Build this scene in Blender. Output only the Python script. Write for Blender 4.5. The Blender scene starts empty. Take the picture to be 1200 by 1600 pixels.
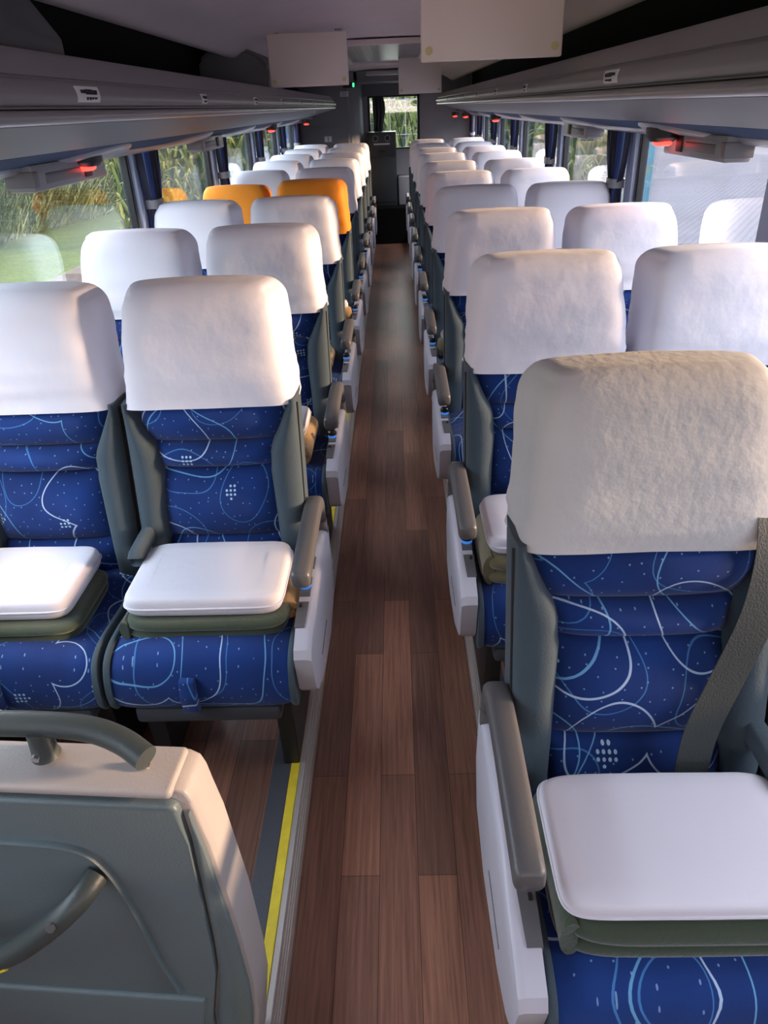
import bpy, bmesh, math, random
from mathutils import Vector, Matrix, noise
random.seed(7)
C = bpy.context.scene
COL = C.collection

# ------------------------------------------------------------ camera, sky, sun, area lights, exposure
F_PX, PITCH, YAW, ROLL, CAM_H, CAM_X = 1140.3, .5069, -.0299, -.0422, 1.7054, .0377
fw = Vector((math.sin(YAW)*math.cos(PITCH), math.cos(YAW)*math.cos(PITCH), -math.sin(PITCH)))
r0 = Vector((math.cos(YAW), -math.sin(YAW), 0)); u0 = r0.cross(fw)
cr, sr = math.cos(ROLL), math.sin(ROLL)
rt = cr*r0 + sr*u0; up = -sr*r0 + cr*u0
cd = bpy.data.cameras.new('camera'); cam = bpy.data.objects.new('camera', cd); COL.objects.link(cam)
cam.matrix_world = Matrix(((rt.x, up.x, -fw.x, CAM_X), (rt.y, up.y, -fw.y, 0), (rt.z, up.z, -fw.z, CAM_H), (0, 0, 0, 1)))
cd.sensor_fit = 'HORIZONTAL'; cd.sensor_width = 36; cd.lens = F_PX/1200*36; cd.clip_start = .02; cd.clip_end = 400
C.camera = cam
C.view_settings.view_transform = 'Standard'; C.view_settings.look = 'None'
C.view_settings.gamma = 1; C.view_settings.use_curve_mapping = False
C.view_settings.exposure = 0.25
w = bpy.data.worlds.new('sky'); C.world = w; w.use_nodes = True
bg = w.node_tree.nodes['Background']; bg.inputs[0].default_value = (.72, .80, 1, 1); bg.inputs[1].default_value = 2.0

def area(name, loc, target, sx, sy, power, col):
    l = bpy.data.lights.new(name, 'AREA'); l.shape = 'RECTANGLE'; l.size = sx; l.size_y = sy
    l.energy = power; l.color = col
    o = bpy.data.objects.new(name, l); COL.objects.link(o); o.location = loc
    o.rotation_euler = (Vector(target)-Vector(loc)).to_track_quat('-Z', 'Y').to_euler()
    return o
# open sky beside the coach, above the line of sight through the windows
for nm, sx_, pw, colr in (('sky_light_left', -1, 720, (.74, .86, 1)), ('sky_light_right', 1, 650, (.88, .88, 1))):
    o = area(nm, (sx_*2.9, 5.2, 3.1), (0, 5.2, .9), 13, 1.9, pw, colr)
    d = Vector((0, 5.2, .9))-Vector((sx_*2.9, 5.2, 3.1)); z = -d.normalized(); x = Vector((0, 1, 0)); y = z.cross(x)
    o.matrix_world = Matrix(((x.x, y.x, z.x, sx_*2.9), (x.y, y.y, z.y, 5.2), (x.z, y.z, z.z, 3.1), (0, 0, 0, 1)))
area('windscreen_fill', (0, -1.75, 1.72), (0, 1.2, 2.9), 1.9, .4, 52, (1, .87, .86))  # added fill aimed upward from the windscreen to lift the ceiling
area('rear_daylight', (.1, 12.6, 1.9), (0, 8, .4), .8, .9, 12, (.95, 1, .95))
sl = bpy.data.lights.new('low_sun', 'SUN'); sl.energy = 8.0; sl.color = (1, .66, .42); sl.angle = math.radians(5)
so = bpy.data.objects.new('low_sun', sl); COL.objects.link(so)
SUN_EL, SUN_AZ = math.radians(8), math.radians(1)
so.rotation_euler = (-Vector((math.cos(SUN_AZ)*math.cos(SUN_EL), -math.sin(SUN_AZ)*math.cos(SUN_EL), math.sin(SUN_EL)))).to_track_quat('-Z', 'Y').to_euler()

# ------------------------------------------------------------ materials
def nt(name):
    m = bpy.data.materials.new(name); m.use_nodes = True
    return m, m.node_tree, m.node_tree.nodes['Principled BSDF']
def N(t, typ, **kw):
    n = t.nodes.new(typ)
    for k, v in kw.items(): setattr(n, k, v)
    return n
def math_n(t, op, a, b=None, c=None, clamp=False):
    n = t.nodes.new('ShaderNodeMath'); n.operation = op; n.use_clamp = clamp
    for i, v in enumerate((a, b, c)):
        if v is None: continue
        if isinstance(v, (int, float)): n.inputs[i].default_value = v
        else: t.links.new(v, n.inputs[i])
    return n.outputs[0]
def mixc(t, fac, a, b):
    n = t.nodes.new('ShaderNodeMix'); n.data_type = 'RGBA'
    for s, v in ((0, fac), (6, a), (7, b)):
        if isinstance(v, (int, float)): n.inputs[s].default_value = v
        elif isinstance(v, tuple): n.inputs[s].default_value = v if len(v) == 4 else v+(1,)
        else: t.links.new(v, n.inputs[s])
    return n.outputs[2]
def mat(name, col, rough=.5, bump=0, bscale=60, var=.08, vscale=6, metal=0, spec=.5, emit=None, es=0, sheen=0, bdist=.002):
    m, t, b = nt(name)
    b.inputs['Roughness'].default_value = rough; b.inputs['Metallic'].default_value = metal
    b.inputs['Specular IOR Level'].default_value = spec
    if sheen: b.inputs['Sheen Weight'].default_value = sheen
    tc = N(t, 'ShaderNodeTexCoord')
    nz = N(t, 'ShaderNodeTexNoise'); nz.inputs['Scale'].default_value = vscale; nz.inputs['Detail'].default_value = 4
    t.links.new(tc.outputs['Object'], nz.inputs['Vector'])
    lo = tuple(c*(1-var) for c in col); hi = tuple(min(1, c*(1+var)) for c in col)
    t.links.new(mixc(t, nz.outputs['Fac'], lo, hi), b.inputs['Base Color'])
    if bump:
        n2 = N(t, 'ShaderNodeTexNoise'); n2.inputs['Scale'].default_value = bscale; n2.inputs['Detail'].default_value = 3
        t.links.new(tc.outputs['Object'], n2.inputs['Vector'])
        bp = N(t, 'ShaderNodeBump'); bp.inputs['Strength'].default_value = bump; bp.inputs['Distance'].default_value = bdist
        t.links.new(n2.outputs['Fac'], bp.inputs['Height']); t.links.new(bp.outputs[0], b.inputs['Normal'])
    if emit:
        b.inputs['Emission Color'].default_value = emit+(1,); b.inputs['Emission Strength'].default_value = es
    return m

M = {}
M['cover'] = mat('white_cover_cloth', (.84, .81, .89), .85, .5, 14, .03, 3, sheen=.2, bdist=.006)
M['cover_worn'] = mat('worn_cover_cloth', (.60, .59, .59), .9, .3, 50, .07, 9, sheen=.2, bdist=.005)
M['cover_orange'] = mat('orange_cover_cloth', (.84, .26, .010), .8, .5, 14, .04, 3, sheen=.1, bdist=.006)
M['pillow'] = mat('pillow_cloth', (.66, .63, .70), .9, .4, 18, .03, 4, bdist=.004)
M['bolster'] = mat('grey_seat_cloth', (.044, .066, .085), .9, .4, 220, .12, 14, sheen=.1)
M['shell'] = mat('dark_shell_plastic', (.05, .055, .065), .55)
M['piping'] = mat('black_piping', (.01, .01, .012), .6)
M['arm'] = mat('armrest_plastic', (.10, .095, .098), .38, .15, 200)
M['panel'] = mat('light_panel_plastic', (.52, .50, .57), .36, .08, 200, .04)
M['recess'] = mat('recess_shade_and_screw_plastic', (.12, .115, .12), .4)
M['knob'] = mat('black_knob_plastic', (.012, .012, .015), .25)
M['bluering'] = mat('blue_lit_ring', (.02, .1, .5), .3, emit=(.08, .35, 1.0), es=.35)
M['blk'] = mat('black_metal', (.012, .012, .014), .5)
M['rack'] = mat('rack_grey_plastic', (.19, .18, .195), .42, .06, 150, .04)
M['rackunder_shaded'] = mat('rack_underside_shaded_plastic', (.082, .08, .088), .5, .06, 150, .04)  # rack grey darkened for the underside; the shade is in the colour
M['rackband'] = mat('rack_lip_plastic', (.22, .21, .225), .28, 0, 60, .04)
M['rackdark'] = mat('rack_black_lining', (.006, .006, .007), .9)
M['ceil'] = mat('ceiling_lining', (.80, .70, .72), .8, .15, 180, .05)
M['wallgrey'] = mat('wall_grey_lining', (.16, .165, .18), .7, .15, 160, .06)
M['wallpale'] = mat('wall_pale_lining', (.36, .34, .36), .7, .1, 160, .05)
M['trimgrey'] = mat('service_trim_plastic', (.30, .30, .32), .35)
M['trimblue'] = mat('service_trim_blue_cloth', (.012, .045, .12), .9, .3, 200)
M['monitor'] = mat('monitor_back_plastic', (.80, .69, .64), .5, .1, 300, .02)
M['monitor_far'] = mat('monitor_back_grey_plastic', (.78, .70, .70), .5, .1, 300, .02)
M['pad'] = mat('yellow_pad', (.62, .55, .28), .6)
M['sticker'] = mat('sticker_paper', (.62, .62, .66), .5)
M['ink'] = mat('sticker_ink', (.03, .03, .05), .6)
M['red'] = mat('red_lamp_lens', (.6, .02, .02), .3, emit=(1, .03, .02), es=5)
M['green'] = mat('green_lamp_lens', (.02, .4, .1), .3, emit=(.05, .9, .25), es=2)
M['blanket_green'] = mat('olive_green_blanket', (.035, .05, .028), .95, .6, 120, .15, 20, sheen=.4)
M['blanket_olive'] = mat('olive_brown_blanket', (.13, .105, .05), .95, .6, 120, .15, 20, sheen=.4)
M['blanket_tan'] = mat('tan_blanket', (.42, .25, .10), .95, .6, 120, .12, 20, sheen=.3)
M['partition'] = mat('moulded_partition_plastic', (.12, .155, .17), .42, .3, 260, .05)
M['partition_cap'] = mat('partition_cap_plastic', (.40, .36, .35), .45, .3, 260, .05)
M['rail'] = mat('dark_grip_rubber', (.045, .055, .055), .42, .2, 240)
M['yellow'] = mat('yellow_grip', (.66, .50, .03), .55, .3, 200, .3, 30)
M['chrome'] = mat('bright_screw_metal', (.7, .68, .66), .25, metal=1)
M['nosing'] = mat('aluminium_nosing', (.62, .58, .55), .35, metal=.6)
M['rubber'] = mat('dark_step_rubber', (.06, .06, .072), .5, .3, 300)
M['frame'] = mat('black_window_rubber', (.008, .008, .009), .5)
M['pillar'] = mat('blue_grey_pillar', (.46, .52, .68), .6)
M['belt'] = mat('seat_belt_webbing', (.028, .034, .034), .6, .5, 300)
M['cabinet'] = mat('dark_cabinet_laminate', (.045, .05, .055), .45, .05, 100)
M['stepdark'] = mat('black_step_lining', (.006, .005, .005), .9, spec=.1)
M['lawn'] = mat('lawn_grass', (.19, .27, .045), .9, 1, 8, .45, 1.6, bdist=.05)
M['dirt'] = mat('dirt_track', (.30, .24, .19), .95, .6, 12, .25, 2)
M['reedbank'] = mat('reed_bank_green', (.11, .16, .10), .95, 1, 5, .5, 3, bdist=.1)
M['bluewall'] = mat('blue_painted_wall', (.16, .42, .60), .7)

def seat_fabric():
    m, t, b = nt('blue_patterned_seat_cloth')
    b.inputs['Roughness'].default_value = .85; b.inputs['Sheen Weight'].default_value = .15
    b.inputs['Specular IOR Level'].default_value = .25
    uv = N(t, 'ShaderNodeUVMap'); uv.uv_map = 'UVMap'
    oi = N(t, 'ShaderNodeObjectInfo')
    off = N(t, 'ShaderNodeCombineXYZ')
    t.links.new(math_n(t, 'MULTIPLY', oi.outputs['Random'], 37.0), off.inputs[0])
    t.links.new(math_n(t, 'MULTIPLY', oi.outputs['Random'], 91.0), off.inputs[1])
    add = N(t, 'ShaderNodeVectorMath', operation='ADD'); t.links.new(uv.outputs[0], add.inputs[0]); t.links.new(off.outputs[0], add.inputs[1])
    P = add.outputs[0]
    # gentle warp so that the loops are not perfect circles
    wn = N(t, 'ShaderNodeTexNoise', noise_dimensions='2D'); wn.inputs['Scale'].default_value = 5; wn.inputs['Detail'].default_value = 0
    t.links.new(P, wn.inputs['Vector'])
    ws = N(t, 'ShaderNodeVectorMath', operation='MULTIPLY_ADD'); t.links.new(wn.outputs['Color'], ws.inputs[0]); ws.inputs[1].default_value = (.09, .09, 0); t.links.new(P, ws.inputs[2])
    Pw = ws.outputs[0]
    def ring(scale, rad, wid, shift, src):
        mp = N(t, 'ShaderNodeVectorMath', operation='ADD'); t.links.new(src, mp.inputs[0]); mp.inputs[1].default_value = (shift, shift*.7, 0)
        v = N(t, 'ShaderNodeTexVoronoi', voronoi_dimensions='2D'); v.inputs['Scale'].default_value = scale; v.inputs['Randomness'].default_value = .8
        t.links.new(mp.outputs[0], v.inputs['Vector'])
        d = math_n(t, 'ABSOLUTE', math_n(t, 'SUBTRACT', v.outputs['Distance'], rad))
        return math_n(t, 'LESS_THAN', d, wid*scale)
    r1 = ring(3.9, .33, .0017, 0, Pw); r2 = ring(3.2, .36, .0015, 3.3, Pw); r3 = ring(5.0, .34, .0012, 7.7, Pw)
    dot_v = N(t, 'ShaderNodeTexVoronoi', voronoi_dimensions='2D'); dot_v.inputs['Scale'].default_value = 34; dot_v.inputs['Randomness'].default_value = .75
    t.links.new(P, dot_v.inputs['Vector'])
    dots = math_n(t, 'LESS_THAN', dot_v.outputs['Distance'], .055)
    # clusters of round spots
    gs = N(t, 'ShaderNodeVectorMath', operation='SCALE'); t.links.new(P, gs.inputs[0]); gs.inputs['Scale'].default_value = 95
    fr = N(t, 'ShaderNodeVectorMath', operation='FRACTION'); t.links.new(gs.outputs[0], fr.inputs[0])
    ds = N(t, 'ShaderNodeVectorMath', operation='DISTANCE'); t.links.new(fr.outputs[0], ds.inputs[0]); ds.inputs[1].default_value = (.5, .5, 0)
    sepx = N(t, 'ShaderNodeSeparateXYZ'); t.links.new(fr.outputs[0], sepx.inputs[0])
    cmb = N(t, 'ShaderNodeCombineXYZ'); t.links.new(sepx.outputs[0], cmb.inputs[0]); t.links.new(sepx.outputs[1], cmb.inputs[1])
    t.links.new(cmb.outputs[0], ds.inputs[0])
    spot = math_n(t, 'LESS_THAN', ds.outputs['Value'], .30)
    fl = N(t, 'ShaderNodeVectorMath', operation='FLOOR'); t.links.new(gs.outputs[0], fl.inputs[0])
    us = N(t, 'ShaderNodeVectorMath', operation='SCALE'); t.links.new(fl.outputs[0], us.inputs[0]); us.inputs['Scale'].default_value = 1/95
    cv = N(t, 'ShaderNodeTexVoronoi', voronoi_dimensions='2D'); cv.inputs['Scale'].default_value = 4.3; t.links.new(us.outputs[0], cv.inputs['Vector'])
    clus = math_n(t, 'MULTIPLY', spot, math_n(t, 'LESS_THAN', cv.outputs['Distance'], .078))
    bn = N(t, 'ShaderNodeTexNoise', noise_dimensions='2D'); bn.inputs['Scale'].default_value = 7; t.links.new(P, bn.inputs['Vector'])
    base = mixc(t, bn.outputs['Fac'], (.002, .014, .085), (.007, .044, .225))
    c = mixc(t, math_n(t, 'MULTIPLY', dots, .45), base, (.35, .55, .85))
    c = mixc(t, math_n(t, 'MULTIPLY', r3, .45), c, (.10, .35, .75))
    c = mixc(t, math_n(t, 'MULTIPLY', r2, .75), c, (.16, .42, .72))
    c = mixc(t, math_n(t, 'MULTIPLY', r1, .8), c, (.48, .62, .82))
    c = mixc(t, math_n(t, 'MULTIPLY', clus, .8), c, (.5, .72, .9))
    t.links.new(c, b.inputs['Base Color'])
    n2 = N(t, 'ShaderNodeTexNoise'); n2.inputs['Scale'].default_value = 240; t.links.new(uv.outputs[0], n2.inputs['Vector'])
    bp = N(t, 'ShaderNodeBump'); bp.inputs['Strength'].default_value = .3; bp.inputs['Distance'].default_value = .001
    t.links.new(n2.outputs['Fac'], bp.inputs['Height']); t.links.new(bp.outputs[0], b.inputs['Normal'])
    return m
M['fabric'] = seat_fabric()

def planks(name, c1, c2, c3, rough):
    m, t, b = nt(name)
    tc = N(t, 'ShaderNodeTexCoord')
    mp = N(t, 'ShaderNodeMapping'); mp.inputs['Rotation'].default_value = (0, 0, math.pi/2); mp.inputs['Location'].default_value = (.31, .047, 0)
    t.links.new(tc.outputs['Object'], mp.inputs['Vector'])
    br = N(t, 'ShaderNodeTexBrick'); br.offset = .37; br.offset_frequency = 2
    br.inputs['Scale'].default_value = 1; br.inputs['Brick Width'].default_value = .86; br.inputs['Row Height'].default_value = .098
    br.inputs['Mortar Size'].default_value = .0009; br.inputs['Mortar Smooth'].default_value = .3; br.inputs['Bias'].default_value = 0
    br.inputs['Color1'].default_value = c1+(1,); br.inputs['Color2'].default_value = c2+(1,); br.inputs['Mortar'].default_value = c3+(1,)
    t.links.new(mp.outputs[0], br.inputs['Vector'])
    mg = N(t, 'ShaderNodeMapping'); mg.inputs['Scale'].default_value = (75, 2.2, 1); t.links.new(tc.outputs['Object'], mg.inputs['Vector'])
    gn = N(t, 'ShaderNodeTexNoise'); gn.inputs['Scale'].default_value = 1.6; gn.inputs['Detail'].default_value = 6; gn.inputs['Roughness'].default_value = .65
    gn.inputs['Distortion'].default_value = .6
    t.links.new(mg.outputs[0], gn.inputs['Vector'])
    rmp = N(t, 'ShaderNodeMapRange'); rmp.inputs[1].default_value = .3; rmp.inputs[2].default_value = .7; rmp.inputs[3].default_value = .62; rmp.inputs[4].default_value = 1.35
    t.links.new(gn.outputs['Fac'], rmp.inputs[0])
    mul = N(t, 'ShaderNodeVectorMath', operation='SCALE'); t.links.new(br.outputs['Color'], mul.inputs[0]); t.links.new(rmp.outputs[0], mul.inputs['Scale'])
    t.links.new(mul.outputs[0], b.inputs['Base Color'])
    b.inputs['Roughness'].default_value = rough; b.inputs['Specular IOR Level'].default_value = .45
    bp = N(t, 'ShaderNodeBump'); bp.inputs['Strength'].default_value = .15; bp.inputs['Distance'].default_value = .001
    t.links.new(gn.outputs['Fac'], bp.inputs['Height']); t.links.new(bp.outputs[0], b.inputs['Normal'])
    return m
M['floor'] = planks('wood_plank_vinyl', (.28, .125, .082), (.14, .068, .05), (.03, .018, .014), .34)

def glass(name='window_glass', col=(.94, .96, .95, 1)):
    m, t, b = nt(name); t.nodes.remove(b)
    out = [n for n in t.nodes if n.type == 'OUTPUT_MATERIAL'][0]
    tr = N(t, 'ShaderNodeBsdfTransparent'); tr.inputs[0].default_value = col
    gl = N(t, 'ShaderNodeBsdfGlossy'); gl.inputs['Roughness'].default_value = .02; gl.inputs[0].default_value = (1, 1, 1, 1)
    lw = N(t, 'ShaderNodeLayerWeight'); lw.inputs['Blend'].default_value = .5
    fac = math_n(t, 'ADD', math_n(t, 'MULTIPLY', math_n(t, 'POWER', lw.outputs['Facing'], 4.0), .70), .04, clamp=True)
    mx = N(t, 'ShaderNodeMixShader'); t.links.new(fac, mx.inputs[0]); t.links.new(tr.outputs[0], mx.inputs[1]); t.links.new(gl.outputs[0], mx.inputs[2])
    t.links.new(mx.outputs[0], out.inputs[0])
    return m
M['glass'] = glass(); M['glass_dark'] = glass('light_cutting_windscreen_glass', (.60, .58, .56, 1))  # windscreen tint added to cut the light coming in from the front

def curtain_mat():
    m, t, b = nt('striped_curtain_cloth')
    uv = N(t, 'ShaderNodeUVMap'); uv.uv_map = 'UVMap'
    sp = N(t, 'ShaderNodeSeparateXYZ'); t.links.new(uv.outputs[0], sp.inputs[0])
    f = math_n(t, 'FRACT', math_n(t, 'MULTIPLY', sp.outputs[0], 9.0))
    s1 = math_n(t, 'LESS_THAN', f, .45); s2 = math_n(t, 'LESS_THAN', math_n(t, 'ABSOLUTE', math_n(t, 'SUBTRACT', f, .72)), .05)
    c = mixc(t, s1, (.03, .065, .26), (.012, .013, .03)); c = mixc(t, math_n(t, 'MULTIPLY', s2, .7), c, (.3, .42, .75))
    t.links.new(c, b.inputs['Base Color']); b.inputs['Roughness'].default_value = .7; b.inputs['Sheen Weight'].default_value = .3
    return m
M['curtain'] = curtain_mat()

def concrete_mat():
    m, t, b = nt('grooved_concrete_yard')
    tc = N(t, 'ShaderNodeTexCoord'); mp = N(t, 'ShaderNodeMapping'); mp.inputs['Rotation'].default_value = (0, 0, math.radians(30))
    t.links.new(tc.outputs['Object'], mp.inputs['Vector'])
    wv = N(t, 'ShaderNodeTexWave', wave_type='BANDS', bands_direction='X'); wv.inputs['Scale'].default_value = 1.9; wv.inputs['Distortion'].default_value = 1.5; wv.inputs['Detail'].default_value = 3; wv.inputs['Detail Scale'].default_value = 2
    t.links.new(mp.outputs[0], wv.inputs['Vector'])
    nz = N(t, 'ShaderNodeTexNoise'); nz.inputs['Scale'].default_value = .8; nz.inputs['Detail'].default_value = 8; t.links.new(tc.outputs['Object'], nz.inputs['Vector'])
    a = mixc(t, nz.outputs['Fac'], (.22, .22, .26), (.38, .37, .42))
    line = math_n(t, 'MULTIPLY', math_n(t, 'LESS_THAN', wv.outputs['Fac'], .22), .55)
    t.links.new(mixc(t, line, a, (.16, .16, .20)), b.inputs['Base Color']); b.inputs['Roughness'].default_value = .9
    return m
M['concrete'] = concrete_mat()

def blades_mat(name, ca, cb, cc):
    m, t, b = nt(name)
    uv = N(t, 'ShaderNodeUVMap'); uv.uv_map = 'UVMap'
    sp = N(t, 'ShaderNodeSeparateXYZ'); t.links.new(uv.outputs[0], sp.inputs[0])
    c = mixc(t, sp.outputs[0], ca, cb); c = mixc(t, math_n(t, 'MULTIPLY', sp.outputs[1], sp.outputs[1]), c, cc)
    t.links.new(c, b.inputs['Base Color']); b.inputs['Roughness'].default_value = .7
    return m
M['reed'] = blades_mat('reed_blades', (.09, .17, .08), (.24, .34, .20), (.42, .50, .38))
M['leaf'] = blades_mat('pale_foliage', (.22, .30, .08), (.45, .52, .16), (.75, .78, .50))

# ------------------------------------------------------------ mesh helpers
def finish(bm, name, m, parent=None, smooth=True, loc=None, uvf=None, sharp=40):
    bmesh.ops.recalc_face_normals(bm, faces=bm.faces)
    uvl = bm.loops.layers.uv.get('UVMap')
    if uvl is None:
        uvl = bm.loops.layers.uv.new('UVMap')
        for f in bm.faces:
            for l in f.loops:
                co = l.vert.co
                l[uvl].uv = uvf(co) if uvf else (co.x, co.z)
    me = bpy.data.meshes.new(name); bm.to_mesh(me); bm.free()
    me.materials.append(m)
    if smooth:
        for p in me.polygons: p.use_smooth = True
        me.set_sharp_from_angle(angle=math.radians(sharp))
    o = bpy.data.objects.new(name, me); COL.objects.link(o)
    if parent: o.parent = parent
    if loc: o.location = loc
    return o
def box(bm, x0, x1, y0, y1, z0, z1, bev=0, seg=2):
    r = bmesh.ops.create_cube(bm, size=1)
    for v in r['verts']:
        v.co = Vector(((x0+x1)/2+v.co.x*(x1-x0), (y0+y1)/2+v.co.y*(y1-y0), (z0+z1)/2+v.co.z*(z1-z0)))
    if bev:
        es = set(e for v in r['verts'] for e in v.link_edges)
        bmesh.ops.bevel(bm, geom=list(es), offset=bev, segments=seg, profile=.5, affect='EDGES')
    return bm
def loft(bm, rings, closed=True, cap=True, uvs=None):
    uvl = None
    if uvs: uvl = bm.loops.layers.uv.get('UVMap') or bm.loops.layers.uv.new('UVMap')
    vs = [[bm.verts.new(p) for p in r] for r in rings]; n = len(rings[0])
    for i in range(len(vs)-1):
        for j in range(n if closed else n-1):
            k = (j+1) % n
            f = bm.faces.new((vs[i][j], vs[i][k], vs[i+1][k], vs[i+1][j]))
            if uvl:
                kk = j+1
                for l, uvv in zip(f.loops, (uvs[i][j], uvs[i][kk], uvs[i+1][kk], uvs[i+1][j])): l[uvl].uv = uvv
    if cap and closed:
        bm.faces.new(vs[0]); bm.faces.new(vs[-1])
    return bm
def se(cx, cy, rx, ry, n, k):
    out = []
    for i in range(k):
        a = 2*math.pi*i/k; c, s = math.cos(a), math.sin(a)
        out.append((cx+rx*math.copysign(abs(c)**(2/n), c), cy+ry*math.copysign(abs(s)**(2/n), s)))
    return out
def catmull(pts, sub=4, closed=True):
    out = []; n = len(pts)
    rng = range(n) if closed else range(n-1)
    for i in rng:
        g = (lambda k: pts[k % n]) if closed else (lambda k: pts[min(max(k, 0), n-1)])
        p0, p1, p2, p3 = g(i-1), g(i), g(i+1), g(i+2)
        for s in range(sub):
            t = s/sub
            out.append(tuple(.5*((2*p1[d])+(-p0[d]+p2[d])*t+(2*p0[d]-5*p1[d]+4*p2[d]-p3[d])*t*t+(-p0[d]+3*p1[d]-3*p2[d]+p3[d])*t**3) for d in range(len(p1))))
    if not closed: out.append(tuple(pts[-1]))
    return out
def tube(bm, path, rad, k=12, n=2, ry=None, upv=Vector((0, 0, 1))):
    path = [Vector(p) for p in path]; rings = []
    for i, p in enumerate(path):
        d = (path[min(i+1, len(path)-1)]-path[max(i-1, 0)]).normalized()
        a = d.cross(upv)
        if a.length < 1e-3: a = d.cross(Vector((1, 0, 0)))
        a.normalize(); b = a.cross(d)
        rr = rad(i/(len(path)-1)) if callable(rad) else rad
        rings.append([p+a*x+b*y for x, y in se(0, 0, rr, (ry or rad) if not callable(rad) else rr, n, k)])
    return loft(bm, rings)
def prism_x(bm, poly, x0, x1, bev=0, seg=2):
    a = [bm.verts.new((x0, y, z)) for y, z in poly]; b = [bm.verts.new((x1, y, z)) for y, z in poly]; n = len(poly)
    fs = [bm.faces.new(a), bm.faces.new(list(reversed(b)))]
    for i in range(n): fs.append(bm.faces.new((a[i], b[i], b[(i+1) % n], a[(i+1) % n])))
    if bev: bmesh.ops.bevel(bm, geom=list(set(e for f in fs for e in f.edges)), offset=bev, segments=seg, profile=.5, affect='EDGES')
    return bm
def prism_y(bm, poly, y0, y1, bev=0, seg=2):
    a = [bm.verts.new((x, y0, z)) for x, z in poly]; b = [bm.verts.new((x, y1, z)) for x, z in poly]; n = len(poly)
    fs = [bm.faces.new(a), bm.faces.new(list(reversed(b)))]
    for i in range(n): fs.append(bm.faces.new((a[i], b[i], b[(i+1) % n], a[(i+1) % n])))
    if bev: bmesh.ops.bevel(bm, geom=list(set(e for f in fs for e in f.edges)), offset=bev, segments=seg, profile=.5, affect='EDGES')
    return bm
def cyl(bm, c, axis, r, h, k=24, r2=None):
    q = Vector(axis).normalized().to_track_quat('Z', 'Y').to_matrix().to_4x4()
    bmesh.ops.create_cone(bm, cap_ends=True, segments=k, radius1=r, radius2=r if r2 is None else r2, depth=h, matrix=Matrix.Translation(c) @ q)
    return bm
B = bmesh.new
def tag(o, label=None, cat=None, group=None, kind=None):
    if label: o['label'] = label
    if cat: o['category'] = cat
    if group: o['group'] = group
    if kind: o['kind'] = kind
    return o
def thing(name, label, cat, loc=(0, 0, 0), group=None, rotz=0):
    o = bpy.data.objects.new(name, None); COL.objects.link(o); o.location = loc; o.rotation_euler = (0, 0, rotz); o.empty_display_size = .1
    return tag(o, label, cat, group)
def struct(name, bm, m, parent=None, smooth=False):
    o = finish(bm, name, m, parent, smooth=smooth)
    if not parent: o['kind'] = 'structure'
    return o
def copy_tree(o, parent=None):
    c = o.copy(); COL.objects.link(c); c.parent = parent
    for ch in o.children:
        if not ch.name.startswith('headrest_cover'): copy_tree(ch, c)
    return c

# ------------------------------------------------------------ the coach body
PZ = .15          # seat platform height above the aisle
YB, YE = -1.5, 11.7
WX = 1.165
bm = B(); box(bm, -.27, .27, YB, YE, -.06, 0); struct('floor', bm, M['floor'])
for s, nm in ((-1, 'left'), (1, 'right')):
    x0, x1 = sorted((s*.335, s*1.2))
    bm = B(); box(bm, x0, x1, YB, YE, -.02, PZ); struct('floor_platform_'+nm, bm, M['floor'])
    x0, x1 = sorted((s*.285, s*.335))
    bm = B(); box(bm, x0, x1, YB, YE, -.02, PZ+.002, .002); struct('trim_%d' % (1 if s < 0 else 4), bm, M['rubber'])
    x0, x1 = sorted((s*.262, s*.285))
    bm = B(); box(bm, x0, x1, YB, YE, .09, PZ+.004, .0015); struct('trim_%d' % (2 if s < 0 else 5), bm, M['yellow'])
    bm = B(); x0, x1 = sorted((s*.248, s*.262)); box(bm, x0, x1, YB, YE, .0, PZ+.001, .002)
    for q in range(3): 
        xx = s*(.2475); box(bm, xx-.0015, xx+.0015, YB, YE, .05+.03*q, .058+.03*q)
    struct('trim_%d' % (3 if s < 0 else 6), bm, M['nosing'])
# ceiling: shallow vault with turned-down edges
prof = catmull([(-.90, 1.985), (-.86, 1.99), (-.78, 2.035), (-.6, 2.09), (-.3, 2.115), (0, 2.12), (.3, 2.115), (.6, 2.09), (.78, 2.035), (.86, 1.99), (.90, 1.985)], 4, False)
bm = B(); loft(bm, [[(x, y, z) for x, z in prof]+[(x, y, z+.03) for x, z in reversed(prof)] for y in (YB, YE)])
struct('ceiling', bm, M['ceil'], smooth=True)
bm = B(); box(bm, -1.3, 1.3, YB, YE, 2.2, 2.25); struct('ceiling_void', bm, M['rackdark'])

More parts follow.
